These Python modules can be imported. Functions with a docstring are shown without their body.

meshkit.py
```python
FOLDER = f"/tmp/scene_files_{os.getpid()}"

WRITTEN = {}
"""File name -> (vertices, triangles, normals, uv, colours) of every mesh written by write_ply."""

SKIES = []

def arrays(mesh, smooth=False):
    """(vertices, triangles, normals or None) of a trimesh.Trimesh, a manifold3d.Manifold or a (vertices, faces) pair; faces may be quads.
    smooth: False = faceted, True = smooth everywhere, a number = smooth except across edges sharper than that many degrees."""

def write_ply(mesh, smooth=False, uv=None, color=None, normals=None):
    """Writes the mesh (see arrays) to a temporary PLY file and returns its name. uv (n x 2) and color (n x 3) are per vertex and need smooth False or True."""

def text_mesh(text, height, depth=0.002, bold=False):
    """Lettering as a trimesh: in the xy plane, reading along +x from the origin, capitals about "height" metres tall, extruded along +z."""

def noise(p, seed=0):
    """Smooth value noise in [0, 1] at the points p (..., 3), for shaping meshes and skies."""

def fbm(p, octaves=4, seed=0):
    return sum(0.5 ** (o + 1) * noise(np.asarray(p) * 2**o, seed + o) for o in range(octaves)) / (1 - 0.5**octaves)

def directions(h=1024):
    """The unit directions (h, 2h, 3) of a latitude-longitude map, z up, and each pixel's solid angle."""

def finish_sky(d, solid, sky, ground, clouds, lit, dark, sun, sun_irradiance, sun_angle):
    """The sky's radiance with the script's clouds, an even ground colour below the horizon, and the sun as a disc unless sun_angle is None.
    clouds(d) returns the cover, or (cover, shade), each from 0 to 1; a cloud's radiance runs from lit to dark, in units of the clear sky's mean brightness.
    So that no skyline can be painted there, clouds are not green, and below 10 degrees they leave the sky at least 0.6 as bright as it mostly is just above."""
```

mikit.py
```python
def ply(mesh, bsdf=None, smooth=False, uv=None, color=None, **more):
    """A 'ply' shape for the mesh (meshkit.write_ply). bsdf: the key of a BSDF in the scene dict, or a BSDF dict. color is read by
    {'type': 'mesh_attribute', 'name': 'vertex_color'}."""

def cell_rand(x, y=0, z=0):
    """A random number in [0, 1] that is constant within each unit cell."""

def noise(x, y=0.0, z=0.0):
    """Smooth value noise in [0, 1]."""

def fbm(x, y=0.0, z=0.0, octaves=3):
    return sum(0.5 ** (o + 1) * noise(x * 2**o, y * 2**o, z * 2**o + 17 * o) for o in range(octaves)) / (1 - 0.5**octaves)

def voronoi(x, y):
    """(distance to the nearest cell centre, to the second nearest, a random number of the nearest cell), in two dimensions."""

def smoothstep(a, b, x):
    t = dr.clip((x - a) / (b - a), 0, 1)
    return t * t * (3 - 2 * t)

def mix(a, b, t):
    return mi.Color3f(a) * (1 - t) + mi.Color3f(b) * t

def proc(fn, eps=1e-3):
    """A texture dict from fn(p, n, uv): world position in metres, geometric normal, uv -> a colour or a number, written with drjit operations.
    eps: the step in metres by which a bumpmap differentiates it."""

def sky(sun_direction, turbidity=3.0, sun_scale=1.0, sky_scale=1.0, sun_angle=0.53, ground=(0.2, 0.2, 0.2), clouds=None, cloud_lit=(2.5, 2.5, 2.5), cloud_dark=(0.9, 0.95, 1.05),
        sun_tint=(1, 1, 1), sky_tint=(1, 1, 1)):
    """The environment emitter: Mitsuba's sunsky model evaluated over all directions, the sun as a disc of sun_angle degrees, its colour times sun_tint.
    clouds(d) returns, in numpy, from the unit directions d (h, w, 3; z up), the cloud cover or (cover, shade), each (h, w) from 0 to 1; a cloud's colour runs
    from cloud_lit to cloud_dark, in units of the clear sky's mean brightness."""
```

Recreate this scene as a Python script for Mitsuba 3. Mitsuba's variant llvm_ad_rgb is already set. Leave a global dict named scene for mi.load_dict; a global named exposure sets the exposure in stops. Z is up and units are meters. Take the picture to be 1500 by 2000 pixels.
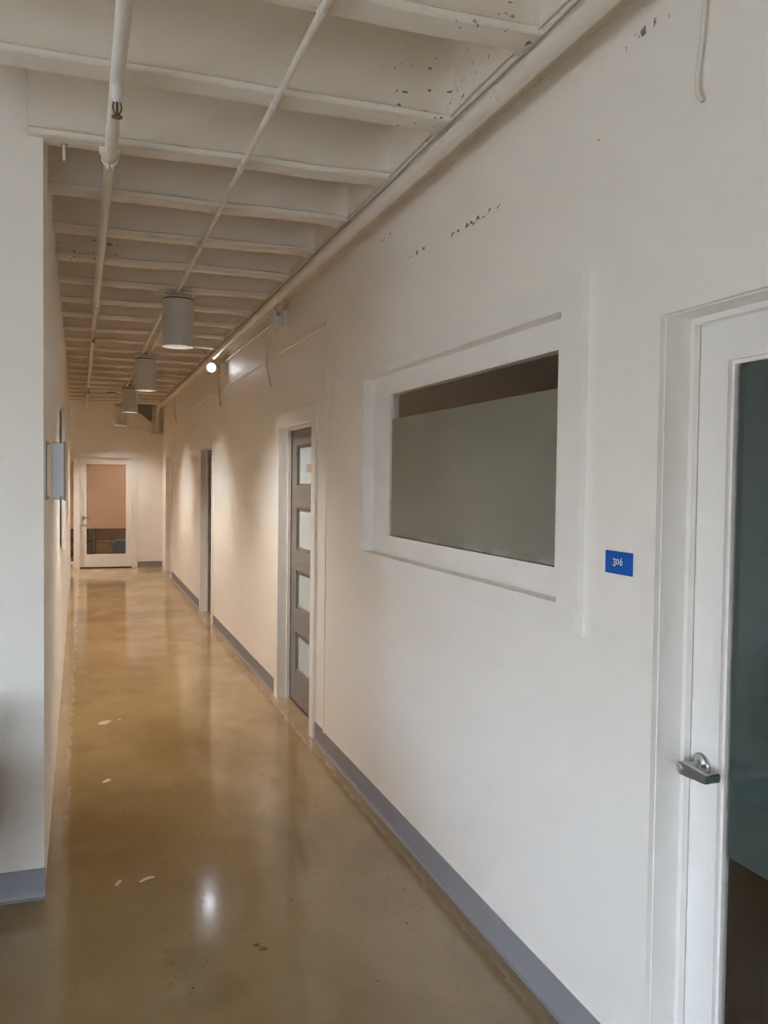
import math, random
import numpy as np, trimesh, manifold3d
import drjit as dr
import mitsuba as mi
import mikit, meshkit
from mikit import noise, fbm, smoothstep, mix, proc
from shapely.geometry import Polygon, Point as SPoint, box as sbox
T = mi.ScalarTransform4f
scene, labels = {}, {}
random.seed(7); rng = np.random.default_rng(7)

# ------------------------------------------------------------------ camera, sky, exposure
YAW, PITCH, ROLL, F, EYE = math.radians(19.095), math.radians(-2.048), math.radians(0.689), 1703.456, 1.70
fwd = np.array([math.sin(YAW) * math.cos(PITCH), math.cos(YAW) * math.cos(PITCH), math.sin(PITCH)])
rgt = np.array([math.cos(YAW), -math.sin(YAW), 0.0]); up0 = np.cross(rgt, fwd)
up = -math.sin(ROLL) * rgt + math.cos(ROLL) * up0
scene['camera'] = {'type': 'perspective', 'fov': 2 * math.degrees(math.atan(750 / F)), 'fov_axis': 'x', 'near_clip': 0.05, 'far_clip': 100.0,
                   'to_world': T().look_at(origin=[0, 0, EYE], target=[fwd[0], fwd[1], EYE + fwd[2]], up=list(map(float, up)))}
exposure = -0.15
SKY = 72.0
LAMP = 1840.0
scene['sky'] = mikit.sky((0.3, 0.8, 0.9), turbidity=6.0, sun_scale=0.0, sky_scale=SKY, ground=(0.45, 0.425, 0.385), sky_tint=(0.95, 1.0, 1.02),
                         clouds=lambda d: np.full(d.shape[:2], 0.75), cloud_lit=(1.03, 1.26, 1.60), cloud_dark=(0.9, 0.95, 1.0))

# ------------------------------------------------------------------ materials
def rgb(*c): return {'type': 'rgb', 'value': list(c)}
def paint(key, c, rough=0.5, spec=0.4, metallic=0.0):
    scene[key] = {'type': 'twosided', 'bsdf': {'type': 'principled', 'base_color': c if isinstance(c, dict) else rgb(*c), 'roughness': rough, 'specular': spec, 'metallic': metallic}}

def wall_fn(p, n, uv):
    base = mix((0.895, 0.85, 0.775), (0.875, 0.825, 0.75), fbm(p.x * 1.3, p.y * 1.3, p.z * 1.3))
    return base
def rough_wall_fn(p, n, uv):
    # white paint with rows of torn plaster marks along the old board joints
    base = mix((0.895, 0.85, 0.775), (0.875, 0.825, 0.75), fbm(p.x * 1.3, p.y * 1.3, p.z * 1.3))
    s = fbm(p.y * 48, p.z * 60, 3.0)
    def row(y0, y1, z0, w):
        return smoothstep(y0 - .06, y0 + .05, p.y) * (1 - smoothstep(y1 - .05, y1 + .06, p.y)) * dr.exp(-dr.square((p.z - z0) / w))
    m = dr.maximum(dr.maximum(row(2.88, 3.38, 2.71, .02), row(3.55, 3.86, 2.735, .016)), row(1.93, 2.2, 2.915, .035))
    m = dr.maximum(m, dr.maximum(row(2.24, 2.30, 2.712, .012), row(4.08, 4.25, 2.917, .014)))
    m = dr.maximum(m, dr.maximum(row(1.70, 1.80, 2.87, .02), row(3.88, 3.93, 2.72, .01)))
    mark = smoothstep(0.60, 0.70, s * (0.35 + 0.65 * m) + 0.05 * m) * smoothstep(.3, .6, m)
    pale = smoothstep(.25, .7, m) * .10
    return mix(mix(base, (0.84, 0.82, 0.79), pale), (0.20, 0.17, 0.14), mark)
def concrete_fn(p, n, uv):
    base = mix((0.81, 0.74, 0.635), (0.745, 0.675, 0.57), fbm(p.x * 3, p.y * 3, p.z * 6))
    s = fbm(p.x * 44, p.y * 47 + p.z * 19, p.z * 52, octaves=2)
    clump = smoothstep(.66, .82, noise(p.x * 1.7, p.y * 2.3, p.z * 2 + 5)) + smoothstep(1.165, 1.19, p.x) * (1 - smoothstep(1.225, 1.25, p.x)) * smoothstep(.45, .6, noise(p.y * .9, 3.0, 0.0))
    clump = dr.clip(clump, 0, 1)
    return mix(base, (0.22, 0.19, 0.15), smoothstep(.79, .86, s + .07 * clump) * clump)
CHIPS = [(0.145, 6.299, .044, .055), (0.128, 5.071, .024, .030), (0.14, 3.761, .016, .020), (0.254, 3.759, .036, .014), (0.246, 6.35, .010, .016)]
DOTS = [(1.181, 3.081, .008), (0.621, 3.071, .018), (0.60, 3.10, .012), (0.469, 3.547, .010), (0.455, 3.50, .012), (0.95, 2.75, .006), (0.35, 2.9, .006), (.2, 4.6, .008), (.8, 3.4, .006)]
def floor_fn(p, n, uv):
    a = fbm(p.x * 1.1 + 3, p.y * 0.9, 1.0, octaves=4)
    b = fbm(p.x * 7, p.y * 5, 2.0, octaves=3)
    c = mix((0.172, 0.106, 0.038), (0.275, 0.188, 0.084), smoothstep(.22, .76, a * .8 + b * .2))
    c = mix(c, (0.36, 0.27, 0.18), .25 * smoothstep(.6, .8, fbm(p.x * 2.2, p.y * 1.1 + 7, 4.0)))
    grain = noise(p.x * 95, p.y * 95, 0.5)
    c = c * (0.93 + 0.14 * grain)
    speck = smoothstep(.86, .93, noise(p.x * 60, p.y * 60, 9.0)) * smoothstep(.45, .7, noise(p.x * 3, p.y * 3, 2.5))
    c = mix(c, (0.07, 0.045, 0.02), speck * .35)
    dark = smoothstep(.66, .80, fbm(p.x * 2.6 + 1, p.y * 2.1 + 4, 8.0)) * .25  # random darker tone, phased to paint in a dark ceiling reflection
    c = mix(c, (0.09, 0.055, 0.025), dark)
    # sealer line a few centimetres off the walls
    wob = (noise(p.y * 9, 1.0, 0.0) - .5) * .022 + (noise(p.y * 31, 4.0, 0.0) - .5) * .012
    er = p.x - 1.372 + wob
    el = p.x + 0.085 - .0015 * p.y + wob
    line = dr.exp(-dr.square(er / .008)) + .8 * dr.exp(-dr.square(el / .010)) * smoothstep(4.2, 4.6, p.y)
    edge = .35 * smoothstep(0.0, .012, er) + .25 * (1 - smoothstep(-.012, 0.0, el)) * smoothstep(3.9, 4.5, p.y)
    c = mix(c, (0.46, 0.38, 0.29), dr.clip(line * .55 * noise(p.y * 14, 2.0, 0.0) + edge * .5, 0, 1))
    for (x, y, rx, ry) in CHIPS:
        d = dr.square((p.x - x + (noise(p.y * 40, x * 9, 0.0) - .5) * .03) / rx) + dr.square((p.y - y - (p.x - x) * .45 + (noise(p.x * 60, y * 5, 0.0) - .5) * .03) / ry)
        c = mix(c, (0.60, 0.50, 0.38), 1 - smoothstep(.7, 1.0, d))
    for (x, y, r) in DOTS:
        d = (dr.square(p.x - x) + dr.square(p.y - y)) / (r * r) + (noise(p.x * 80, p.y * 80, 6.0) - .5) * 1.2
        c = mix(c, (0.045, 0.028, 0.012), .7 * (1 - smoothstep(.4, 1.1, d)))
    # hairline cracks
    def crack(y0, x0, x1, amp):
        yy = p.y - y0 - amp * (noise(p.x * 6, y0, 0.0) - .5) - amp * .5 * (noise(p.x * 19, y0, 0.0) - .5)
        return dr.exp(-dr.square(yy / .006)) * smoothstep(x0, x0 + .1, p.x) * (1 - smoothstep(x1 - .1, x1, p.x))
    k = crack(7.99, .75, 1.36, .09) + crack(5.30, .95, 1.40, .10) + .6 * crack(10.6, .2, 1.2, .2)
    return mix(c, (0.10, 0.06, 0.03), dr.clip(k * .55, 0, 1))
def floor_rough(p, n, uv):
    return 0.09 + 0.06 * fbm(p.x * 3, p.y * 2.3, 5.0)
def film_fn(p, n, uv):
    g = fbm(p.x * 3, p.y * 2.2, p.z * 2.2)
    c = mix((0.21, 0.195, 0.145), (0.165, 0.165, 0.125), g)
    t = smoothstep(.55, .7, noise(p.y * 17, p.z * 25, 1.0)) * (1 - smoothstep(1.428, 1.462, p.z))
    return mix(c, (0.26, 0.25, 0.21), t * .7)
paint('m_wall', proc(wall_fn), .5, .35)
paint('m_wall_marks', proc(rough_wall_fn), .5, .35)
paint('m_concrete', proc(concrete_fn), .55, .35)
paint('m_trim', (0.865, 0.83, 0.775), .42, .4)
paint('m_pipe', (0.74, 0.685, 0.60), .45, .4)
paint('m_lamp', (0.66, 0.655, 0.63), .45, .4)
paint('m_base', (0.215, 0.198, 0.198), .5, .4)
paint('m_dark', (0.02, 0.017, 0.013), .6, .3)
paint('m_black', (0.012, 0.01, 0.009), .5, .3)
paint('m_steel', (0.44, 0.44, 0.44), .34, .5, 1.0)
paint('m_bronze', (0.16, 0.13, 0.10), .4, .5, 0.8)
paint('m_silver', (0.86, 0.86, 0.88), .22, .5, 1.0)
paint('m_greydoor', (0.175, 0.158, 0.138), .45, .4)
paint('m_browndoor', (0.10, 0.078, 0.060), .5, .4)
scene['m_milk'] = {'type': 'principledthin', 'base_color': rgb(0.86, 0.93, 0.91), 'roughness': 0.35, 'diff_trans': 0.8, 'spec_trans': 0.0}
paint('m_sign', (0.002, 0.078, 0.33), .5, .2)
paint('m_white', (0.82, 0.82, 0.82), .4, .4)
paint('m_paper', (0.82, 0.91, 0.96), .27, .5)  # white paper with the cool daylight tint put into its colour
paint('m_grey', (0.30, 0.28, 0.275), .4, .5)
paint('m_tag', (0.50, 0.42, 0.37), .5, .4)
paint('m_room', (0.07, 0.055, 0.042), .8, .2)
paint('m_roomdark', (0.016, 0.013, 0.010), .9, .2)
paint('m_office', (0.34, 0.24, 0.18), .8, .2)
paint('m_blue', (0.045, 0.13, 0.23), .4, .5)
paint('m_card', (0.22, 0.17, 0.14), .8, .2)
paint('m_chairblack', (0.02, 0.02, 0.022), .5, .4)
paint('m_cable', (0.70, 0.66, 0.60), .5, .4)
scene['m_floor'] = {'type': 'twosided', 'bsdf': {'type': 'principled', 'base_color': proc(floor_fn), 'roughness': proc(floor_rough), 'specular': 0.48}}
scene['m_film'] = {'type': 'twosided', 'bsdf': {'type': 'plastic', 'diffuse_reflectance': proc(film_fn), 'int_ior': 1.5}}
scene['m_doorfilm'] = {'type': 'twosided', 'bsdf': {'type': 'plastic', 'diffuse_reflectance': rgb(0.044, 0.060, 0.050), 'int_ior': 1.5}}
scene['m_glass'] = {'type': 'thindielectric', 'int_ior': 1.5}
scene['m_glow'] = {'type': 'principledthin', 'base_color': rgb(0.80, 0.585, 0.415), 'roughness': 0.6, 'diff_trans': 1.1, 'spec_trans': 0.0}
scene['m_acrylic'] = {'type': 'thindielectric', 'int_ior': 1.49}

# ------------------------------------------------------------------ mesh helpers
def join(*ms): return trimesh.util.concatenate([m for m in ms if m is not None])
def bx(x0, x1, y0, y1, z0, z1, bev=0.0):
    if bev <= 0:
        m = trimesh.creation.box(extents=(x1 - x0, y1 - y0, z1 - z0)); m.apply_translation(((x0 + x1) / 2, (y0 + y1) / 2, (z0 + z1) / 2)); return m
    pts, b = [], bev
    for x, sx in ((x0, 1), (x1, -1)):
        for y, sy in ((y0, 1), (y1, -1)):
            for z, sz in ((z0, 1), (z1, -1)):
                pts += [(x, y + sy * b, z + sz * b), (x + sx * b, y, z + sz * b), (x + sx * b, y + sy * b, z)]
    return trimesh.convex.convex_hull(np.array(pts))
def add(key, mesh, mat, smooth=False, **more):
    scene[key] = mikit.ply(mesh, mat, smooth=smooth, **more); return key
def tag(key, label=None, cat=None, group=None, kind=None):
    labels[key] = {k: v for k, v in (('label', label), ('category', cat), ('group', group), ('kind', kind)) if v}
def extrude(poly, t, axis, at):
    """poly in (y,z) for axis 'x', (x,z) for 'y', (x,y) for 'z', thickened from at to at+t"""
    m = trimesh.creation.extrude_polygon(poly, abs(t), engine='earcut')
    v = m.vertices.copy(); w = v[:, 2] + min(at, at + t)
    m.vertices = {'x': np.c_[w, v[:, 0], v[:, 1]], 'y': np.c_[v[:, 0], w, v[:, 1]], 'z': np.c_[v[:, 0], v[:, 1], w]}[axis]
    m.fix_normals(); return m
def tube(pts, r, n=10, cap=True):
    pts = np.asarray(pts, float); k = len(pts); d = np.gradient(pts, axis=0); d /= np.linalg.norm(d, axis=1, keepdims=True)
    r = np.broadcast_to(r, (k,)); ref = np.array([0, 0, 1.0]) if abs(d[0][2]) < .9 else np.array([1.0, 0, 0])
    a = np.arange(n) * 2 * np.pi / n; V = []
    u = np.cross(d[0], ref); u /= np.linalg.norm(u)
    for i in range(k):
        u = u - d[i] * (u @ d[i]); u /= np.linalg.norm(u); w = np.cross(d[i], u)
        V.append(pts[i] + r[i] * (np.cos(a)[:, None] * u + np.sin(a)[:, None] * w))
    V = np.vstack(V); Fc = []
    for i in range(k - 1):
        for j in range(n):
            p, q = i * n + j, i * n + (j + 1) % n
            Fc += [(p, q, q + n), (p, q + n, p + n)]
    if cap:
        V = np.vstack([V, pts[0], pts[-1]])
        for j in range(n):
            Fc += [(k * n, (j + 1) % n, j), (k * n + 1, (k - 1) * n + j, (k - 1) * n + (j + 1) % n)]
    m = trimesh.Trimesh(V, Fc, process=False); m.fix_normals(); return m
def lathe(profile, n=40, at=(0, 0, 0), axis='z'):
    """closed or open (r, h) profile revolved; h along the axis"""
    m = trimesh.creation.revolve(np.asarray(profile, float), sections=n)
    v = m.vertices
    m.vertices = {'z': v, '-x': np.c_[-v[:, 2], v[:, 1], v[:, 0]], '-y': np.c_[v[:, 0], -v[:, 2], v[:, 1]]}[axis] + np.asarray(at, float)
    return m
def spline(pts, n=24):
    from scipy.interpolate import CubicSpline
    pts = np.asarray(pts, float); t = np.r_[0, np.cumsum(np.linalg.norm(np.diff(pts, axis=0), axis=1))]
    return CubicSpline(t, pts)(np.linspace(0, t[-1], n))

XR, XF = 1.435, 1.442          # corridor face of the right wall, before and after its step
ZS, ZT = 3.03, 3.36            # joist soffit, slab soffit
YE = 17.1                      # end wall
YC, XL = 3.72, -0.145          # corner of the left wall
def xl(y): return XL - 0.0035 * (y - YC)
Y0, X0 = -3.2, -4.2            # open office behind the camera

# ------------------------------------------------------------------ the shell
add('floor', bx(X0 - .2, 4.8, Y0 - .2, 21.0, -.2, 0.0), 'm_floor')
tag('floor', 'polished brown concrete corridor floor with pale chips and hairline cracks', kind='structure')
add('ceiling', bx(X0 - .2, 1.75, Y0 - .2, YE + .3, ZT, ZT + .2), 'm_concrete')
tag('ceiling', 'white painted concrete ceiling with deep ribs across the corridor', kind='structure')

def joist_mesh(yf, x0, x1, seed):
    """rib: front face at yf, 0.105 wide at the soffit, tapering out upwards, rough poured edges, flared end at the girder"""
    prof = np.array([(-.018, ZT + .01), (0.005, ZS + .036), (-.008, ZS + .024), (-.004, ZS + .012), (.006, ZS), (.055, ZS - .001), (.099, ZS + .001), (.108, ZS + .012), (.110, ZS + .024), (.103, ZS + .036), (.123, ZT + .01)])
    xs = np.r_[np.arange(x0, x1 - .12, .045), np.linspace(x1 - .12, x1, 5)]; r = np.random.default_rng(seed); n = len(prof); V = []
    for x in xs:
        q = prof.copy()
        e = max(0.0, 1 - (x1 - x) / .07)
        q[:, 0] += np.sign(q[:, 0] - .052) * .022 * e ** 1.5
        q[2:9, 1] -= .010 * e
        P = np.c_[np.full(n, x), yf + q[:, 0], q[:, 1]]
        w = (meshkit.fbm(P * [9, 40, 40] + seed, 3) - .5)
        w2 = (meshkit.noise(P * [3.1, 0, 0] + [0, 0, seed], 5) - .5)
        P[1:-1, 2] += w[1:-1] * .010 + w2[1:-1] * .008
        P[1:-1, 1] += w[1:-1] * .008
        V.append(P)
    V = np.vstack(V); Fc = []
    for i in range(len(xs) - 1):
        for j in range(n - 1):
            p = i * n + j
            Fc += [(p, p + n, p + n + 1), (p, p + n + 1, p + 1)]
    m = trimesh.Trimesh(V, Fc, process=False)
    return m
k0 = 0
for k in range(-9, 20):
    yf = 3.695 + .665 * k
    xa = X0 if yf < YC - .1 else (-.20 if yf < 15.2 else -2.3)
    key = 'ceiling__joist' + ('' if k0 == 0 else f'_{k0:03d}'); k0 += 1
    add(key, joist_mesh(yf, xa, 1.295, 100 + k), 'm_concrete', smooth=50)
add('ceiling__girder', bx(1.285, 1.75, Y0, YE + .2, ZS, ZT + .05, .006), 'm_concrete')

# right wall, with openings
D1 = (0.985, 1.9440, 2.142)      # doorway of room 306: y0, y1, head
D2 = (5.595, 6.612, 2.09)
D3 = (10.30, 11.27, 2.075)
D4 = (15.25, 16.17, 2.07)
W1 = (2.408, 4.43, 1.325, 2.235)
near = sbox(Y0, 0, 5.25, ZS + .02)
near = near.difference(sbox(D1[0], -.1, D1[1], D1[2])).difference(sbox(W1[0], W1[2], W1[1], W1[3]))
far = sbox(5.25, 0, YE + .1, ZS + .02)
for d in (D2, D3, D4): far = far.difference(sbox(d[0], -.1, d[1], d[2]))
rw = join(extrude(near, .135, 'x', XR), extrude(far, .128, 'x', XF))
add('wall_right', rw, 'm_wall_marks')
tag('wall_right', 'long white painted right wall with doors and torn plaster marks near its top', kind='structure')
# plaster joint ridge along the top of the boarding, and the rounded corner bead at the step
ys = np.arange(5.3, 12.4, .06); pz = 2.672 + .004 * np.sin(ys * 3.1) + .006 * (meshkit.noise(np.c_[ys * 2, ys * 0, ys * 0]) - .5)
add('wall_right__plaster_ridge', tube(np.c_[np.full(len(ys), XF + .002), ys, pz], .009, 8), 'm_wall', smooth=True)
add('wall_right__corner_bead', tube(np.c_[np.full(12, XR + .006), np.full(12, 5.25), np.linspace(.11, 2.74, 12)], .012, 12), 'm_wall', smooth=True)

# left wall: corridor face slightly out of parallel, stub face towards the camera
lw = trimesh.creation.extrude_polygon(Polygon([(XL, YC), (xl(15.5), 15.5), (xl(15.5) - .12, 15.5), (X0 - .05, YC + .12), (X0 - .05, YC)][:3] + [(xl(15.5) - .12, 15.5), (XL - .12, YC + .12), (X0 - .05, YC + .12), (X0 - .05, YC)]), ZT, engine='earcut')
add('wall_left', lw, 'm_wall')
tag('wall_left', 'white left wall with its corner and the narrow corridor face behind it', kind='structure')
tunnel = join(bx(-2.4, -2.3, 15.3, YE + .1, 0, ZT), bx(-2.4, xl(15.5), 15.38, 15.5, 0, ZT))
add('wall_side_passage', tunnel, 'm_wall'); tag('wall_side_passage', 'white wall of the side passage at the end of the corridor', kind='structure')

# end wall with door, side window and the cut corner under the ceiling
ED = (-.045, .885, 2.075); SL = (-.95, -.155, .135, 2.0)
ew = Polygon([(-2.4, 0), (1.60, 0), (1.60, ZT), (1.29, ZT), (1.29, 2.72), (.975, 2.955), (.975, ZT), (-2.4, ZT)])
ew = ew.difference(sbox(ED[0], -.1, ED[1], ED[2])).difference(sbox(SL[0], SL[2], SL[1], SL[3]))
ewm = join(extrude(ew, .13, 'y', YE), bx(.9, 1.36, YE + .60, YE + .65, 2.60, ZT), bx(.90, .97, YE + .13, YE + 1.2, 2.60, ZT), bx(1.295, 1.36, YE + .13, YE + 1.2, 2.60, ZT), bx(.9, 1.36, YE + .13, YE + 1.2, 2.60, 2.66), bx(.9, 1.36, YE + .13, YE + 1.25, ZT - .04, ZT))
add('wall_end', ewm, 'm_wall'); tag('wall_end', 'cream lit wall closing the far end of the corridor', kind='structure')

# the open office behind the camera: windows in the rear wall and in its left wall
rear = sbox(X0, 0, 1.6, ZT)
RW = [(-4.0, -3.0), (-2.2, -.40)]
for a, b in RW: rear = rear.difference(sbox(a, .50, b, 2.15))
add('wall_rear', extrude(rear, -.2, 'y', Y0), 'm_wall'); tag('wall_rear', 'white wall with windows behind the camera', kind='structure')
ol = sbox(Y0 - .2, 0, YC, ZT)
LW = [(-2.6, -.9), (-.6, 1.1), (1.4, 3.2)]
for a, b in LW: ol = ol.difference(sbox(a, .75, b, 2.15))
add('wall_office_left', extrude(ol, -.2, 'x', X0), 'm_wall'); tag('wall_office_left', 'white window wall of the open office', kind='structure')
n = 2
for axis, spans in (('y', RW), ('x', LW)):
    for a, b in spans:
        z0_, z1_ = (.50, 2.15) if axis == 'y' else (.75, 2.15)
        w = f'window_{n}'; n += 1
        fr = sbox(a, z0_, b, z1_).difference(sbox(a + .05, z0_ + .05, (a + b) / 2 - .02, z1_ - .05)).difference(sbox((a + b) / 2 + .02, z0_ + .05, b - .05, z1_ - .05))
        add(w + '__window_frame', extrude(fr, .05, axis, (Y0 if axis == 'y' else X0) - .12), 'm_trim')
        add(w + '__window_pane', extrude(sbox(a + .04, z0_ + .04, b - .04, z1_ - .04), .006, axis, (Y0 if axis == 'y' else X0) - .10), 'm_glass')
        tag(w, 'white framed window of the open office behind the camera', kind='structure')

# rooms behind the right wall and the end wall
def room(key, x0, x1, y0, y1, z1, mat, label, open_x0=True):
    t = .05
    ms = [bx(x1, x1 + t, y0, y1, 0, z1), bx(x0, x1, y0 - t, y0, 0, z1), bx(x0, x1, y1, y1 + t, 0, z1), bx(x0, x1 + t, y0 - t, y1 + t, z1, z1 + t)]
    if not open_x0: ms.append(bx(x0 - t, x0, y0, y1, 0, z1))
    add(key, join(*ms), mat); tag(key, label, kind='structure')
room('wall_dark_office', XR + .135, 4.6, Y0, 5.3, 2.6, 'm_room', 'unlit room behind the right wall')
room('wall_middle_office', XF + .128, 4.6, 5.4, 9.0, 2.6, 'm_wall', 'room behind the grey door')
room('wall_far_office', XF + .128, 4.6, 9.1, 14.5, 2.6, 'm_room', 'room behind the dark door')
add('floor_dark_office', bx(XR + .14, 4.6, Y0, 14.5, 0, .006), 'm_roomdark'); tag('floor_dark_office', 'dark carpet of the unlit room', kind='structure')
eo = join(bx(-2.4, 2.4, 20.6, 20.65, 0, 2.5), bx(-2.45, -2.4, YE + .13, 20.6, 0, 2.5), bx(2.4, 2.45, YE + .13, 20.6, 0, 2.5), bx(-2.4, 2.4, YE + .13, 20.6, 2.5, 2.55))
add('wall_end_office', eo, 'm_office'); tag('wall_end_office', 'brown lit room behind the glazed end door', kind='structure')
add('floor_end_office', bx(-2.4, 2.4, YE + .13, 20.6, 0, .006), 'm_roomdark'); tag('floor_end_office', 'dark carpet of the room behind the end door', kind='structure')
r3 = join(bx(XF + .128, 2.6, 14.6, 14.65, 0, 2.6), bx(XF + .128, 2.6, YE + .05, YE + .1, 0, 2.6), bx(2.6, 2.65, 14.6, YE + .1, 0, 2.6), bx(XF + .128, 2.65, 14.6, YE + .1, 2.6, 2.65))
add('wall_last_office', r3, 'm_room'); tag('wall_last_office', 'room behind the last doorway on the right', kind='structure')

# ------------------------------------------------------------------ baseboards (grey vinyl cove)
def cove(L, h=.118):
    prof = Polygon([(0, 0), (.016, 0), (.016, .003), (.008, .008), (.0045, .018), (.0035, .03), (.0035, h - .003), (.002, h), (0, h)])
    return trimesh.creation.extrude_polygon(prof, L, engine='earcut')      # x out of the wall, y up, z along
def base_right(key, y0, y1, x, label):
    m = cove(y1 - y0); v = m.vertices.copy(); m.vertices = np.c_[x - v[:, 0], y0 + v[:, 2], v[:, 1]]; m.fix_normals()
    add(key, m, 'm_base'); tag(key, label, kind='structure')
base_right('baseboard_right', 2.024, 5.248, XR, 'grey vinyl baseboard below the interior window')
base_right('baseboard_right_001', 5.252, 5.486, XF, 'short grey baseboard piece beside the grey door')
base_right('baseboard_right_002', 6.722, 10.19, XF, 'grey baseboard between the grey door and the dark door')
base_right('baseboard_right_003', 11.38, 15.14, XF, 'grey baseboard beyond the dark door')
base_right('baseboard_right_004', Y0, .88, XR, 'grey baseboard before room 306')
m = cove(1.485 - .99); v = m.vertices.copy(); m.vertices = np.c_[.99 + v[:, 2], YE - v[:, 0], v[:, 1]]; m.fix_normals()
add('baseboard_end', m, 'm_base'); tag('baseboard_end', 'grey baseboard on the end wall right of the door', kind='structure')
m = cove(4.0, .122); v = m.vertices.copy(); m.vertices = np.c_[XL + .004 - v[:, 2], YC - v[:, 0], v[:, 1]]; m.fix_normals()
add('baseboard_left', m, 'm_base'); tag('baseboard_left', 'blue grey baseboard on the left wall facing the camera', kind='structure')
# ------------------------------------------------------------------ doors on the right
def casing(door, d, x, w=.105, t=.018):
    y0, y1, z1 = d
    for i, (a, b, c, e) in enumerate([(y1, y1 + w, 0, z1), (y0 - w, y0, 0, z1), (y0 - w, y1 + w, z1, z1 + w)]):
        add(door + '__casing' + (f'_{i:03d}' if i else ''), bx(x - t, x + .002, a, b, c, e, .002), 'm_trim')
def jamb(door, d, x0, x1, stop_x0, stop_x1, sw=.018):
    y0, y1, z1 = d; t = .004
    ms = join(bx(x0, x1, y1 - t, y1 + .004, 0, z1 - t), bx(x0, x1, y0 - .004, y0 + t, 0, z1 - t), bx(x0, x1, y0 - .004, y1 + .004, z1 - t, z1 + .004))
    add(door + '__jamb', ms, 'm_trim')
    st = join(bx(stop_x0, stop_x1, y1 - sw, y1 - t, 0, z1 - sw, .001), bx(stop_x0, stop_x1, y0 + t, y0 + sw, 0, z1 - sw, .001), bx(stop_x0, stop_x1, y0 + t, y1 - t, z1 - sw, z1 - t, .001))
    add(door + '__door_stop', st, 'm_trim')
def frame_x(outer, holes, x0, x1):
    p = sbox(outer[0], outer[2], outer[1], outer[3])
    for h in holes: p = p.difference(sbox(h[0], h[2], h[1], h[3]))
    return extrude(p, x1 - x0, 'x', x0)

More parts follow.
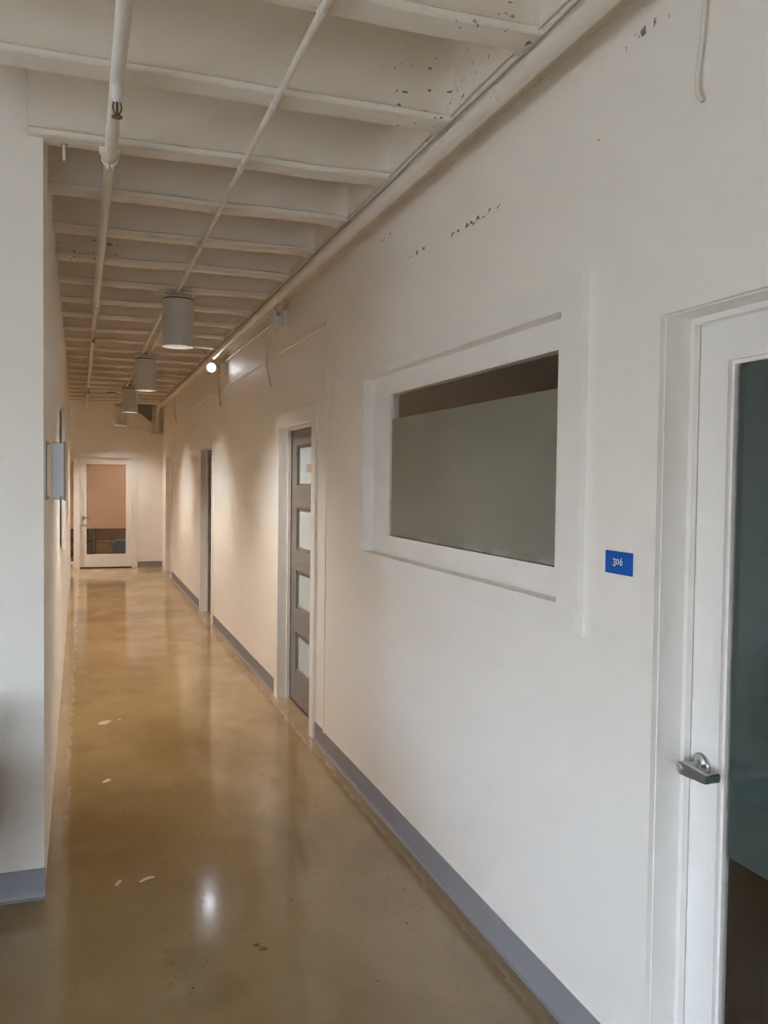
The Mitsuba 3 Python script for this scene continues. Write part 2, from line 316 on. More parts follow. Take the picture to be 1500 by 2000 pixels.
# room 306
jamb('door_1', D1, XR + .016, XR + .14, 1.526, 1.546, .021)
LX = 1.548
G1 = (1.105, 1.8165, .245, 2.016)
add('door_1__leaf', frame_x((D1[0] + .007, D1[1] - .012, .008, D1[2] - .010), [G1], LX, LX + .042), 'm_trim')
bead = sbox(G1[0], G1[2], G1[1], G1[3]).difference(sbox(G1[0] + .010, G1[2] + .010, G1[1] - .010, G1[3] - .010))
add('door_1__glazing_bead', extrude(bead, .016, 'x', LX + .012), 'm_trim')
add('door_1__pane', bx(LX + .0205, LX + .0255, G1[0] + .004, G1[1] - .004, G1[2] + .004, G1[3] - .004), 'm_glass')
add('door_1__frosted_film', bx(LX + .0190, LX + .0200, G1[0] + .020, G1[1] - .020, .745, G1[3] - .018), 'm_doorfilm')
tag('door_1', 'white door of room 306 with a tall dark frosted pane', kind='structure')
# lever handle
hy, hz = 1.880, .957
add('door_1__handle', lathe([(0, 0), (.034, 0), (.0345, .004), (.031, .009), (.022, .012), (.0165, .016), (.0135, .024), (.013, .052), (0, .052)], 44, (LX, hy, hz), '-x'), 'm_steel', smooth=35)
arm = trimesh.creation.extrude_polygon(SPoint(0, 0).buffer(.0170, 20).union(Polygon([(0, -.0168), (.090, -.0125), (.0975, -.0115), (.0975, .0095), (.090, .0105), (0, .0168)])), .014, engine='earcut')
v = arm.vertices.copy(); arm.vertices = np.c_[LX - .052 - v[:, 2], hy - v[:, 0], hz + v[:, 1]]; arm.fix_normals()
ret = bx(LX - .066, LX - .018, hy - .0975, hy - .084, hz - .0125, hz + .0105, .004)
add('door_1__handle__lever', join(arm, ret), 'm_steel', smooth=25)
add('door_1__handle__key_cylinder', lathe([(0, 0), (.0105, 0), (.0105, .002), (.0085, .0025), (.0085, .0008), (.0062, .0008), (.006, .0035), (0, .0035)], 28, (LX - .066, hy + .004, hz), '-x'), 'm_silver', smooth=30)
labels['door_1__handle'] = {'label': 'brushed steel lever handle'}

# grey door with four milky panes
casing('door_2', D2, XF); jamb('door_2', D2, XF - .016, XF + .13, 1.497, 1.522)
gy0, gy1 = D2[0] + .135, D2[1] - .185
PZ = [(.252, .548), (.730, 1.020), (1.178, 1.490), (1.655, 1.955)]
add('door_2__leaf', frame_x((D2[0] + .006, D2[1] - .006, .014, D2[2] - .006), [(gy0, gy1, a, b) for a, b in PZ], 1.528, 1.570), 'm_greydoor')
for i, (a, b) in enumerate(PZ):
    s = f'_{i:03d}' if i else ''
    fr = sbox(gy0, a, gy1, b).difference(sbox(gy0 + .016, a + .016, gy1 - .016, b - .016))
    add('door_2__glazing_bead' + s, extrude(fr, .010, 'x', 1.537), 'm_greydoor')
    add('door_2__pane' + s, trimesh.Trimesh([(1.546, gy0 + .004, a + .004), (1.546, gy1 - .004, a + .004), (1.546, gy1 - .004, b - .004), (1.546, gy0 + .004, b - .004)], [(0, 2, 1), (0, 3, 2)], process=False), 'm_milk')
add('door_2__handle', lathe([(0, 0), (.032, 0), (.03, .008), (.013, .014), (.012, .05), (0, .05)], 32, (1.528, D2[0] + .07, .97), '-x'), 'm_steel', smooth=35)
add('door_2__handle__lever', bx(1.465, 1.479, D2[0] + .06, D2[0] + .175, .96, .98, .005), 'm_steel')
tag('door_2', 'dark grey door with four milky panes, set in a white casing', kind='structure')
labels['door_2__leaf'] = {'label': 'dark grey door leaf'}
add('paper_notice', bx(1.5425, 1.5440, 5.95, 6.192, 1.757, 1.811), 'm_tag')
tag('paper_notice', 'small beige name strip stuck on the top milky pane of the grey door', 'sign')

# dark door and the last doorway
casing('door_3', D3, XF); jamb('door_3', D3, XF - .016, XF + .13, 1.497, 1.522)
add('door_3__leaf', frame_x((D3[0] + .006, D3[1] - .006, .014, D3[2] - .006), [(D3[0] + .14, D3[1] - .14, a, b) for a, b in PZ], 1.526, 1.568), 'm_browndoor')
for i, (a, b) in enumerate(PZ): add('door_3__pane' + (f'_{i:03d}' if i else ''), trimesh.Trimesh([(1.55, D3[0] + .13, a - .005), (1.55, D3[1] - .13, a - .005), (1.55, D3[1] - .13, b + .005), (1.55, D3[0] + .13, b + .005)], [(0, 2, 1), (0, 3, 2)], process=False), 'm_milk')
tag('door_3', 'dark brown door in a white casing halfway down the right wall', kind='structure')
casing('door_4', D4, XF); jamb('door_4', D4, XF - .016, XF + .13, 1.497, 1.522)
add('door_4__leaf', bx(1.528, 1.570, D4[0] + .006, D4[1] - .006, .014, D4[2] - .006, .003), 'm_wall')
tag('door_4', 'white door in the last doorway on the right wall', kind='structure')

# ------------------------------------------------------------------ interior window on the right
o = (2.290, 4.545, 1.232, 2.330)
def mitre(poly): 
    m = extrude(Polygon(poly), .027, 'x', XR - .025); return m
add('window_1__casing', mitre([(o[0], o[2]), (o[1], o[2]), (W1[1], W1[2]), (W1[0], W1[2])]), 'm_trim')
add('window_1__casing_001', mitre([(o[0], o[3]), (W1[0], W1[3]), (W1[1], W1[3]), (o[1], o[3])]), 'm_trim')
add('window_1__casing_002', mitre([(o[0], o[2]), (W1[0], W1[2]), (W1[0], W1[3]), (o[0], o[3])]), 'm_trim')
add('window_1__casing_003', mitre([(o[1], o[2]), (o[1], o[3]), (W1[1], W1[3]), (W1[1], W1[2])]), 'm_trim')
G = (2.527, 4.178, 1.4215, 2.135)
SX = 1.472
add('window_1__window_frame', frame_x((W1[0] - .006, W1[1] + .006, W1[2] - .006, W1[3] + .006), [G], SX, SX + .05), 'm_trim')
ji = sbox(W1[0] - .003, W1[2] - .003, W1[1] + .003, W1[3] + .003).difference(sbox(W1[0], W1[2], W1[1], W1[3]))
add('window_1__jamb', extrude(ji, .135, 'x', XR), 'm_trim')
add('window_1__pane', bx(SX + .012, SX + .016, G[0] - .004, G[1] + .004, G[2] - .004, G[3] + .004), 'm_glass')
add('window_1__frosted_film', bx(SX + .0105, SX + .0115, G[0] + .002, G[1] - .006, G[2] + .003, 2.012), 'm_film')
tag('window_1', 'wide interior window with grey frosted film and white casing', kind='structure')

# ------------------------------------------------------------------ end door, side window
casing_y = [(ED[1], ED[1] + .10, 0, ED[2]), (ED[0] - .105, ED[0], 0, ED[2]), (ED[0] - .105, ED[1] + .10, ED[2], ED[2] + .105)]
for i, (a, b, c, e) in enumerate(casing_y): add('door_5__casing' + (f'_{i:03d}' if i else ''), bx(a, b, YE - .018, YE + .002, c, e, .002), 'm_trim')
GE = (.075, .777, .263, 1.945)
lf = sbox(ED[0] + .004, .022, ED[1] - .004, ED[2] - .004).difference(sbox(GE[0], GE[2], GE[1], GE[3]))
add('door_5__leaf', extrude(lf, .042, 'y', YE + .03), 'm_trim')
add('door_5__jamb', join(bx(ED[0] - .003, ED[0] + .003, YE - .016, YE + .13, 0, ED[2]), bx(ED[1] - .003, ED[1] + .003, YE - .016, YE + .13, 0, ED[2]), bx(ED[0] - .003, ED[1] + .003, YE - .016, YE + .13, ED[2] - .003, ED[2] + .003)), 'm_trim')
add('door_5__pane', bx(GE[0] - .004, GE[1] + .004, YE + .050, YE + .054, GE[2] - .004, GE[3] + .004), 'm_glass')
film = trimesh.Trimesh([(GE[0], YE + .047, .742), (GE[1], YE + .047, .742), (GE[1], YE + .047, GE[3]), (GE[0], YE + .047, GE[3])], [(0, 1, 2), (0, 2, 3)], process=False)
add('door_5__frosted_film', film, 'm_glow')
add('door_5__threshold', bx(ED[0], ED[1], YE + .02, YE + .09, 0, .012), 'm_black')
add('door_5__handle', lathe([(0, 0), (.032, 0), (.03, .008), (.013, .014), (.012, .05), (0, .05)], 28, (.02, YE + .03, .945), '-y'), 'm_steel', smooth=35)
add('door_5__handle__lever', bx(.008, .125, YE - .034, YE - .020, .932, .952, .005), 'm_steel')
tag('door_5', 'white end door with a glowing frosted pane and a clear strip below', kind='structure')
fr = sbox(SL[0] - .05, SL[2] - .03, SL[1] + .004, SL[3] + .05).difference(sbox(SL[0], SL[2], SL[1], SL[3]))
add('window_7__window_frame', extrude(fr, .03, 'y', YE - .012), 'm_trim')
add('window_7__pane', bx(SL[0], SL[1], YE + .05, YE + .054, SL[2], SL[3]), 'm_glass')
film = trimesh.Trimesh([(SL[0], YE + .047, .742), (SL[1], YE + .047, .742), (SL[1], YE + .047, SL[3]), (SL[0], YE + .047, SL[3])], [(0, 1, 2), (0, 2, 3)], process=False)
add('window_7__frosted_film', film, 'm_glow')
tag('window_7', 'tall narrow side window left of the end door', kind='structure')
add('wall_vent__frame', bx(-.50, -.158, YE - .006, YE + .002, .028, .085, .001), 'm_trim')
for i in range(4):
    add('wall_vent__slat' + (f'_{i:03d}' if i else ''), bx(-.49, -.166, YE - .010, YE - .005, .034 + i * .012, .041 + i * .012), 'm_grey')
tag('wall_vent', 'small low louvre grille under the side window at the corridor end', 'vent')

# what the clear strip of the end door shows
def bin_mesh(x0, x1, y0, y1, z1):
    pts = [(x0 + .02, y0 + .02, .006), (x1 - .02, y0 + .02, .006), (x1 - .02, y1 - .02, .006), (x0 + .02, y1 - .02, .006), (x0, y0, z1), (x1, y0, z1), (x1, y1, z1), (x0, y1, z1)]
    return trimesh.convex.convex_hull(np.array(pts))
add('storage_bin__body', bin_mesh(.56, 1.02, 17.8, 18.3, .40), 'm_blue')
add('storage_bin__lid', join(bx(.54, 1.04, 17.78, 18.32, .40, .43, .006), bx(.60, .98, 17.85, 18.25, .43, .47, .012)), 'm_blue')
tag('storage_bin', 'dark blue plastic bin behind the clear strip of the end door', 'bin')
add('cardboard_box__body', bx(.27, .54, 18.3, 18.7, .006, .41, .004), 'm_card')
add('cardboard_box__flap', bx(.265, .545, 18.29, 18.5, .41, .418), 'm_card')
tag('cardboard_box', 'brown carton left of the blue bin behind the end door', 'box')
add('desk__top', bx(-.6, .30, 19.2, 19.9, .70, .73, .004), 'm_card')
for i, (a, b) in enumerate(((-.58, 19.22), (.25, 19.22), (-.58, 19.85), (.25, 19.85))):
    add('desk__leg' + (f'_{i:03d}' if i else ''), bx(a, a + .035, b, b + .035, .006, .70), 'm_chairblack')
tag('desk', 'brown desk with dark legs in the room behind the end door', 'desk')
cx, cy = -.05, 18.55
add('office_chair__seat', bx(cx - .23, cx + .21, cy - .22, cy + .22, .42, .49, .03), 'm_chairblack')
add('office_chair__backrest', bx(cx - .21, cx + .19, cy - .27, cy - .22, .55, 1.0, .02), 'm_chairblack')
add('office_chair__column', bx(cx - .03, cx + .03, cy - .03, cy + .03, .10, .43, .006), 'm_grey')
add('office_chair__base', join(*[tube([(cx, cy, .10), (cx + .28 * math.cos(a), cy + .28 * math.sin(a), .05)], .018, 8) for a in np.arange(5) * 1.2566]), 'm_grey')
for i, a in enumerate(np.arange(5) * 1.2566):
    add('office_chair__castor' + (f'_{i:03d}' if i else ''), trimesh.creation.icosphere(2, .026).apply_translation((cx + .28 * math.cos(a), cy + .28 * math.sin(a), .032)), 'm_chairblack', smooth=True)
tag('office_chair', 'black office chair seen low through the end door', 'chair')
# unseen lamp, added to light the frosted pane from behind
fx, fy = .22, 17.95
add('added_floor_lamp__base', lathe([(0, .006), (.13, .006), (.13, .02), (.02, .03), (0, .03)], 32, (fx, fy, 0)), 'm_grey', smooth=30)
add('added_floor_lamp__pole', tube([(fx, fy, .03), (fx, fy, 1.40)], .012, 10), 'm_grey', smooth=True)
bulb = trimesh.creation.icosphere(2, .06); bulb.apply_translation((fx, fy, 1.46))
add('added_floor_lamp__bulb', bulb, 'm_white', smooth=True, emitter={'type': 'area', 'radiance': rgb(300, 180, 84)})
tag('added_floor_lamp', 'unseen warm floor lamp added to light the frosted pane of the end door', 'lamp')

# unseen panel lamp, added to backlight the milky panes of the grey door
add('added_panel_lamp__frame', bx(2.3, 2.9, 5.8, 6.4, 2.565, 2.60, .004), 'm_trim')
add('added_panel_lamp__diffuser', trimesh.Trimesh([(2.33, 5.83, 2.563), (2.87, 5.83, 2.563), (2.87, 6.37, 2.563), (2.33, 6.37, 2.563)], [(0, 2, 1), (0, 3, 2)], process=False), 'm_white', emitter={'type': 'area', 'radiance': rgb(9.0, 10.0, 10.2)})
tag('added_panel_lamp', 'unseen square ceiling panel added behind the grey door to backlight its milky panes', 'ceiling lamp')

# light switch on the end wall
add('light_switch__plate', bx(1.185, 1.25, YE - .007, YE, 1.07, 1.18, .002), 'm_trim')
add('light_switch__rocker', bx(1.205, 1.23, YE - .011, YE - .006, 1.10, 1.15, .002), 'm_white')
tag('light_switch', 'white light switch on the end wall right of the door', 'light switch')

# ------------------------------------------------------------------ blue room sign
add('room_sign__plate', bx(XR - .004, XR, 2.041, 2.170, 1.444, 1.508, .0006), 'm_sign')
def digit(key, ch, left, base, h, wscale=.8):
    m = meshkit.text_mesh(ch, h, .0008, bold=True); v = m.vertices.copy()
    m.vertices = np.c_[XR - .0038 - v[:, 2], left - v[:, 0] * wscale, base + v[:, 1]]; m.fix_normals()
    add(key, m, 'm_white')
digit('room_sign__digit', '3', 2.1335, 1.4660, .0205, .98)
digit('room_sign__digit_001', '0', 2.1175, 1.4712, .0155, 1.15)
digit('room_sign__digit_002', '6', 2.1010, 1.4700, .0205, .98)
labels['room_sign__digit'] = {'label': 'white numeral 3'}; labels['room_sign__digit_001'] = {'label': 'white numeral 0'}; labels['room_sign__digit_002'] = {'label': 'white numeral 6'}
tag('room_sign', 'blue room sign with white number 306 on the right wall', 'sign')

# sign blade on the corridor face of the left wall
sy = 4.0
add('projecting_sign__plate', bx(xl(sy) + .001, -.129, sy, sy + .004, 1.600, 1.852, .001), 'm_acrylic')
add('projecting_sign__backing', bx(-.123, -.074, sy + .001, sy + .004, 1.604, 1.848), 'm_grey')
add('projecting_sign__insert', bx(-.122, -.0755, sy - .002, sy + .001, 1.607, 1.845), 'm_paper')
add('projecting_sign__edge_bar', bx(-.0755, -.067, sy - .004, sy + .010, 1.598, 1.854, .002), 'm_grey')
add('projecting_sign__wall_bar', bx(xl(sy), xl(sy) + .004, sy - .002, sy + .006, 1.598, 1.854, .001), 'm_grey')
for i, (a, b) in enumerate(((-.086, 1.614), (-.137, 1.610), (-.137, 1.842))):
    add('projecting_sign__screw' + (f'_{i:03d}' if i else ''), lathe([(0, 0), (.006, 0), (.006, .004), (.003, .005), (0, .005)], 20, (a, sy, b), '-y'), 'm_steel', smooth=30)
tag('projecting_sign', 'small clear sign with white insert tinted for cool daylight, jutting from the left wall', 'sign')

# flat boards hung on the left wall
for key, ya, yb, za, zb, lab in (('wall_board', 6.86, 8.50, 1.165, 2.205, 'nearer white board hung on the left wall, with a dark gap along its edge'), ('wall_board_001', 8.95, 10.9, 1.335, 2.03, 'farther white board hung on the left wall, just before the end door')):
    m = bx(0.012, .034, ya, yb, za, zb, .002); m.vertices[:, 0] += xl(m.vertices[:, 1]); add(key + '__panel', m, 'm_trim')
    m = bx(0.004, .012, ya + .015, yb - .02, za + .02, zb - .02); m.vertices[:, 0] += xl(m.vertices[:, 1]); add(key + '__batten', m, 'm_grey')
    tag(key, lab, 'board')

# ------------------------------------------------------------------ ceiling services
def px(y): return .1085 - .0028 * (y - 2.5)
PZc = 2.985
def pipe_seg(y0, y1, r): return tube([(px(y), y, PZc) for y in np.linspace(y0, y1, 5)], r, 20)
add('sprinkler_pipe__pipe', pipe_seg(Y0 + .1, 6.95, .0225), 'm_pipe', smooth=True)
add('sprinkler_pipe__pipe_001', pipe_seg(6.95, YE - .02, .0185), 'm_pipe', smooth=True)
for i, (y, r, h) in enumerate(((6.95, .030, .06), (7.35, .025, .03), (10.7, .023, .05), (14.9, .023, .05), (3.45, .026, .05))):
    add('sprinkler_pipe__coupling' + (f'_{i:03d}' if i else ''), tube([(px(y), y - h / 2 - .006, PZc), (px(y), y - h / 2, PZc), (px(y), y + h / 2, PZc), (px(y), y + h / 2 + .006, PZc)], [r - .004, r, r, r - .004], 20), 'm_pipe', smooth=30)
for i, k in enumerate((0, 5, 10, 15)):
    yy = 3.695 + .665 * k + .045; x = px(yy)
    a = np.linspace(math.radians(-215), math.radians(35), 18)
    ring = tube([(x + .029 * math.cos(t), yy, PZc + .029 * math.sin(t)) for t in a], .0045, 8)
    ears = join(bx(x - .040, x - .018, yy - .012, yy + .012, PZc + .016, ZS - .001, .002), bx(x + .018, x + .040, yy - .012, yy + .012, PZc + .016, ZS - .001, .002), bx(x - .013, x - .006, yy - .014, yy - .006, PZc - .045, PZc - .022, .001), bx(x + .006, x + .013, yy - .014, yy - .006, PZc - .045, PZc - .022, .001))
    add('sprinkler_pipe__hanger' + (f'_{i:03d}' if i else ''), join(ring, ears), 'm_trim')
for i, ys_ in enumerate((3.0, 8.0, 13.0)):
    x = px(ys_); s = f'_{i:03d}' if i else ''
    add('sprinkler_pipe__sprinkler_head' + s, lathe([(0, 0), (.0145, 0), (.0145, -.036), (.017, -.037), (.017, -.043), (.012, -.045), (.012, -.054), (0, -.054)], 24, (x, ys_, PZc - .018)), 'm_white', smooth=30)
    z0 = PZc - .072
    fm = join(tube([(x - .011, ys_, z0), (x - .014, ys_, z0 - .018), (x - .004, ys_, z0 - .044)], .003, 6), tube([(x + .011, ys_, z0), (x + .014, ys_, z0 - .018), (x + .004, ys_, z0 - .044)], .003, 6), tube([(x, ys_, z0), (x, ys_, z0 - .046)], .004, 8),
              lathe([(0, 0), (.017, 0), (.018, -.003), (0, -.004)], 24, (x, ys_, z0 - .044)))
    add('sprinkler_pipe__sprinkler_head' + s + '__deflector', fm, 'm_bronze')
tag('sprinkler_pipe', 'cream painted sprinkler pipe along the left side of the ceiling', 'pipe')

def conduit(key, pts, r, label, straps=(), mat='m_pipe'):
    add(key + '__tube', tube(pts, r, 12), mat, smooth=True)
    for i, (x, y, z) in enumerate(straps):
        add(key + '__strap' + (f'_{i:03d}' if i else ''), join(bx(x - r - .022, x + r + .004, y - .009, y + .009, ZS - .004, ZS + .002), tube([(x, y - .009, z), (x, y + .009, z)], r + .003, 12)), mat)
    tag(key, label, 'conduit')
jy = lambda k: 3.695 + .665 * k + .05
conduit('electrical_conduit', [(.635, y, 3.012) for y in np.linspace(Y0 + .1, 6.34, 8)], .0115, 'thin cream conduit crossing the ribs up to the nearest lamp', [(.635, jy(k), 3.012) for k in (-3, -2, -1, 0, 1, 2, 3)])
conduit('electrical_conduit_001', [(.600, 6.47, 3.012), (.600, 7.8, 3.012), (.600, 9.66, 3.012)], .0105, 'left of two thin conduits between the first and second ceiling lamps', [(.600, jy(k), 3.012) for k in (5, 6, 7)])
conduit('electrical_conduit_002', [(.672, 6.47, 3.012), (.672, 7.8, 3.012), (.672, 9.66, 3.012)], .0105, 'right of two thin conduits between the first and second ceiling lamps', [(.672, jy(k), 3.012) for k in (5, 6, 7)])
conduit('electrical_conduit_003', [(.600, 9.80, 3.012), (.600, 11.2, 3.012), (.600, 12.98, 3.012)], .0105, 'left of two thin conduits between the second and third ceiling lamps', [(.600, jy(k), 3.012) for k in (10, 12)])
conduit('electrical_conduit_004', [(.672, 9.80, 3.012), (.672, 11.2, 3.012), (.672, 12.98, 3.012)], .0105, 'right of two thin conduits between the second and third ceiling lamps', [(.672, jy(k), 3.012) for k in (10, 12)])
conduit('electrical_conduit_005', [(.61, 13.13, 3.012), (.61, 14.6, 3.012), (.61, 16.31, 3.012)], .0105, 'thin conduit from the third to the farthest ceiling lamp', [(.61, jy(k), 3.012) for k in (15, 18)])

# large conduit under the girder edge
MX, MZ, MR = 1.300, 2.975, .0315
mp = [(MX, y, MZ) for y in np.r_[np.linspace(Y0 + .1, 15.6, 12)]] + [(MX + .004, 16.1, MZ), (MX + .02, 16.5, MZ), (MX + .035, 16.72, MZ - .01), (MX + .04, 16.85, MZ - .06), (MX + .04, 16.88, MZ - .16), (MX + .04, 16.88, 2.56)]
add('main_conduit__tube', tube(mp, MR, 20), 'm_pipe', smooth=True)
for i, y in enumerate((2.66, 3.32, 4.55, 6.05, 9.1, 12.1, 15.0)):
    add('main_conduit__coupling' + (f'_{i:03d}' if i else ''), tube([(MX, y - .03, MZ), (MX, y - .027, MZ), (MX, y + .027, MZ), (MX, y + .03, MZ)], [MR, MR + .0025, MR + .0025, MR], 20), 'm_pipe', smooth=30)
tag('main_conduit', 'thick cream conduit running under the girder along the right wall', 'conduit')
# thin wires lying between the conduit and the girder corner
yy = np.arange(Y0 + .2, 15.8, .12)
for i, (dx, dz, lab) in enumerate(((-.024, .034, 'thin loose cable lying above the thick conduit at the girder corner'), (-.022, .068, 'second thin cable clipped to the girder face above the thick conduit'))):
    w = np.c_[MX + dx + .004 * (meshkit.noise(np.c_[yy * 2, yy * 0, yy * 0 + i]) - .5), yy, MZ + dz + .010 * (meshkit.noise(np.c_[yy * 3, yy * 0, yy * 0 + 3 + i]) - .5)]
    key = 'ceiling_cable' + (f'_{i:03d}' if i else ''); add(key, tube(w, .0035, 6), 'm_grey' if i == 0 else 'm_pipe', smooth=True); tag(key, lab, 'cable')
conduit('wall_conduit', [(1.425, 6.85, 2.935), (1.425, 7.6, 2.936), (1.425, 9.15, 2.936), (1.41, 9.28, 2.92), (1.385, 9.36, 2.90)], .011, 'thin conduit on the right wall joining the wall box to the spotlight')

# ceiling lamps
def lamp(i, y, x=.645, power=1.0):
    key = 'ceiling_lamp' + (f'_{i:03d}' if i else ''); R = .111; zt, zb = 2.966, 2.638
    add(key + '__housing', lathe([(R - .006, zb), (R - .001, zb - .001), (R, zb + .003), (R, zt), (R - .004, zt), (R - .004, zb + .10), (R - .006, zb + .09), (R - .006, zb)], 56, (x, y, 0)), 'm_lamp', smooth=40)
    add(key + '__gap_ring', lathe([(0, zt - .004), (R - .002, zt - .004), (R - .002, zt + .007), (0, zt + .007)], 48, (x, y, 0)), 'm_black')
    add(key + '__cap', lathe([(0, zt + .007), (R, zt + .007), (R, zt + .012), (R - .006, zt + .018), (0, zt + .018)], 56, (x, y, 0)), 'm_lamp', smooth=30)
    add(key + '__canopy', lathe([(0, zt + .018), (.052, zt + .018), (.052, 3.008), (.046, 3.014), (0, 3.014)], 36, (x, y, 0)), 'm_lamp', smooth=30)
    add(key + '__reflector', lathe([(.054, zb + .095), (.062, zb + .093), (.083, zb + .055), (.098, zb + .020), (.1045, zb + .001)], 56, (x, y, 0)), 'm_silver', smooth=True)
    disc = trimesh.creation.cylinder(.058, .006, sections=40); disc.apply_translation((x, y, zb + .098))
    add(key + '__bulb', disc, 'm_white', emitter={'type': 'area', 'radiance': rgb(LAMP * power, LAMP * .91 * power, LAMP * .86 * power)})
    add(key + '__bracket', join(bx(x - .125, x + .125, y - .02, y + .02, 3.014, ZS + .002, .002), bx(x - .125, x - .10, y - .03, y + .03, 3.004, 3.016, .001), bx(x + .10, x + .125, y - .03, y + .03, 3.004, 3.016, .001)), 'm_pipe')
    tag(key, ['nearest white cylinder lamp hanging below the ribs', 'second white cylinder lamp from the camera', 'third white cylinder lamp from the camera', 'farthest white cylinder lamp, in front of the end wall', 'unseen cylinder lamp added in the side passage to brighten the corridor end'][i], 'ceiling lamp')
for i, y in enumerate((6.41, 9.735, 13.06)): lamp(i, y)
lamp(3, 16.385, power=.5); lamp(4, 16.385, -1.35)  # the last one is unseen, added to brighten the corridor end

# bright spotlight on the right wall
sx, sy2, sz = 1.285, 9.30, 2.868
dirv = np.array([-.30, -1.0, -.20]); dirv /= np.linalg.norm(dirv)
add('spotlight__head', tube([np.array([sx, sy2, sz]) - dirv * .075, np.array([sx, sy2, sz]) - dirv * .06, np.array([sx, sy2, sz]) - dirv * .03, np.array([sx, sy2, sz]) - dirv * .028], [.028, .043, .050, .050], 28), 'm_lamp', smooth=40)
lens = trimesh.creation.cylinder(.042, .004, sections=36)
lens.apply_transform(trimesh.geometry.align_vectors([0, 0, 1], dirv)); lens.apply_translation(np.array([sx, sy2, sz]) - dirv * .024)
add('spotlight__hood', tube([np.array([sx, sy2, sz]) - dirv * .029, np.array([sx, sy2, sz]), np.array([sx, sy2, sz]) + dirv * .022], .0495, 28, cap=False), 'm_lamp', smooth=True)
add('spotlight__lens', lens, 'm_white', emitter={'type': 'area', 'radiance': rgb(60, 64, 75)})
add('spotlight__arm', tube([np.array([sx, sy2, sz]) - dirv * .07, (1.36, 9.40, 2.885), (1.40, 9.42, 2.885)], .010, 10), 'm_lamp', smooth=True)
add('spotlight__mount_box', bx(1.372, XF, 9.30, 9.48, 2.80, 2.93, .006), 'm_pipe')
add('spotlight__knob', trimesh.creation.icosphere(2, .011).apply_translation((sx, sy2, sz - .062)), 'm_white', smooth=True)
labels['spotlight__lens'] = {'label': 'glowing bluish white lens'}
tag('spotlight', 'small glaring white spotlight on the right wall under the conduit', 'spotlight')

# wall box with small round sensor, and its cable
add('wall_box__body', bx(1.335, 1.395, 6.36, 6.50, 2.815, 2.945, .006), 'm_lamp')
add('wall_box__back_plate', bx(1.397, XF, 6.375, 6.52, 2.83, 2.955, .003), 'm_pipe')
add('wall_box__sensor', lathe([(0, 0), (.017, 0), (.017, .004), (.010, .006), (0, .006)], 24, (1.350, 6.36, 2.915), '-y').apply_translation((.012, 0, 0)), 'm_grey', smooth=30)
add('wall_box__bracket', join(tube([(1.40, 6.42, 2.95), (1.42, 6.40, 3.03)], .006, 8), tube([(1.36, 6.46, 2.95), (1.36, 6.48, 3.03)], .006, 8)), 'm_pipe')
tag('wall_box', 'small white sensor box on brackets high on the right wall', 'sensor box')

def wall_cable(key, pts, label, r=.006):
    p = spline(pts, 22); add(key, tube(p, r, 8), 'm_cable', smooth=True); tag(key, label, 'cable')
wall_cable('hanging_cable', [(XR - .012, 1.775, 3.03), (XR - .012, 1.784, 2.87), (XR - .011, 1.795, 2.77), (XR - .012, 1.805, 2.69), (XR - .014, 1.800, 2.655), (XR - .010, 1.786, 2.632)], 'loose white cable end hanging above room 306 at the top right', .0055)
wall_cable('hanging_cable_001', [(XF - .03, 6.72, 2.90), (XF - .02, 6.98, 2.86), (XF - .010, 7.10, 2.76), (XF - .010, 7.13, 2.66), (XF - .010, 7.05, 2.54), (XF - .009, 6.96, 2.45)], 'loose cable hanging from the sensor box above the grey door')
wall_cable('hanging_cable_002', [(XF - .03, 9.50, 2.88), (XF - .012, 9.80, 2.82), (XF - .010, 9.78, 2.68), (XF - .009, 9.64, 2.49)], 'loose cable hanging from the spotlight')
wall_cable('hanging_cable_003', [(XF - .02, 14.7, 2.98), (XF - .010, 14.7, 2.88), (XF - .010, 14.6, 2.72), (XF - .009, 14.25, 2.60)], 'loose cable hanging near the far end of the right wall')

# conduit stub under the rib above the left corner
add('conduit_stub__rod', tube([(-.068, 3.765, 3.03), (-.068, 3.765, 2.965)], .0065, 10), 'm_trim', smooth=True)
add('conduit_stub__flange', lathe([(0, ZS - .004), (.014, ZS - .004), (.014, ZS + .001), (0, ZS + .001)], 20, (-.068, 3.765, 0)), 'm_grey')
tag('conduit_stub', 'short white rod hanging from the rib beside the left corner', 'rod')

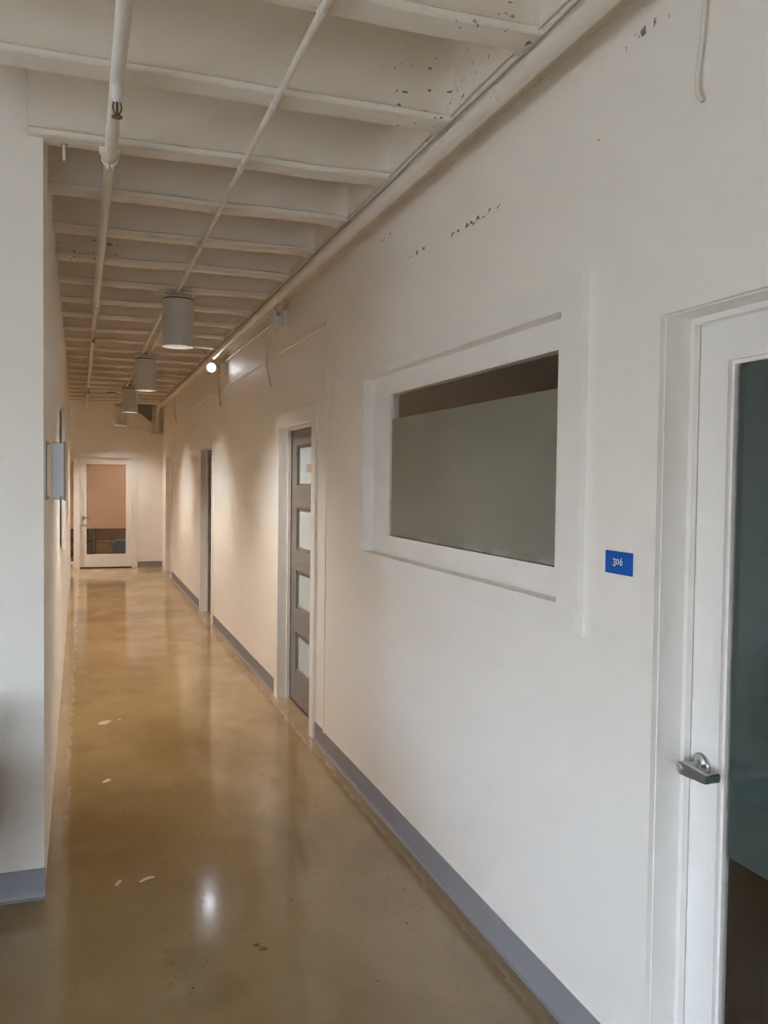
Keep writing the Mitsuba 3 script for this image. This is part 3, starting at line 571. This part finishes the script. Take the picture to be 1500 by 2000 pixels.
# junction box right of the second lamp, with its conduit to the wall
add('junction_box__body', bx(.86, .97, 11.45, 11.56, 2.945, ZS + .001, .004), 'm_pipe')
add('junction_box__cover', bx(.865, .965, 11.44, 11.452, 2.95, ZS - .006, .002), 'm_pipe')
tag('junction_box', 'square junction box under the ribs right of the second lamp', 'junction box')
conduit('branch_conduit', [(.97, 11.50, 2.99), (1.05, 11.50, 2.99), (1.15, 11.56, 2.985), (1.275, 11.70, 2.985)], .009, 'short bent conduit from the junction box to the thick conduit')
add('smoke_detector__base', lathe([(0, ZS - .008), (.07, ZS - .008), (.07, ZS + .001), (0, ZS + .001)], 32, (.43, 14.395, 0)), 'm_dark')
add('smoke_detector__cover', lathe([(0, ZS - .042), (.035, ZS - .042), (.056, ZS - .032), (.060, ZS - .008), (0, ZS - .008)], 32, (.43, 14.395, 0)), 'm_lamp', smooth=30)
tag('smoke_detector', 'round detector under a rib near the corridor end, left of the far lamps', 'smoke detector')

# pipes in the top right corner at the end
for i, (x, r, lab) in enumerate(((1.255, .012, 'thin drop pipe left of the thick conduit bend at the corridor end'), (1.415, .020, 'drop pipe in the far corner against the right wall'))):
    key = 'drop_pipe' + (f'_{i:03d}' if i else '')
    add(key + '__tube', tube([(x, 16.95, ZS + .004), (x, 16.95, 2.545)], r, 14), 'm_pipe', smooth=True)
    add(key + '__collar', tube([(x, 16.95, 2.80), (x, 16.95, 2.84)], r + .005, 14), 'm_pipe')
    tag(key, lab, 'pipe')
add('pipe_tray__tray', bx(1.22, XF, 16.82, YE, 2.515, 2.545, .004), 'm_pipe')
add('pipe_tray__lip', bx(1.22, XF, 16.82, 16.828, 2.545, 2.57), 'm_pipe')
tag('pipe_tray', 'small ledge carrying the pipe ends in the far top corner', 'ledge')

# dark armchair added out of view to the left, to shade the stub wall
ax, ay = -.72, 3.22
add('armchair__seat', bx(ax - .28, ax + .28, ay - .30, ay + .24, .26, .45, .05), 'm_chairblack')
add('armchair__backrest', bx(ax - .36, ax + .36, ay + .22, ay + .38, .24, .86, .06), 'm_chairblack')
for i, sx_ in enumerate((-1, 1)):
    add('armchair__armrest' + (f'_{i:03d}' if i else ''), bx(ax + sx_ * .33 - .07, ax + sx_ * .33 + .07, ay - .32, ay + .26, .20, .62, .05), 'm_chairblack')
for i, (a, b) in enumerate(((-.30, -.26), (.30, -.26), (-.30, .30), (.30, .30))):
    add('armchair__leg' + (f'_{i:03d}' if i else ''), trimesh.creation.cone(.022, .21, sections=16).apply_transform(trimesh.transformations.rotation_matrix(math.pi, [1, 0, 0])).apply_translation((ax + a, ay + b, .21)), 'm_grey')
tag('armchair', 'dark armchair added out of view beside the left wall to shade it', 'armchair')
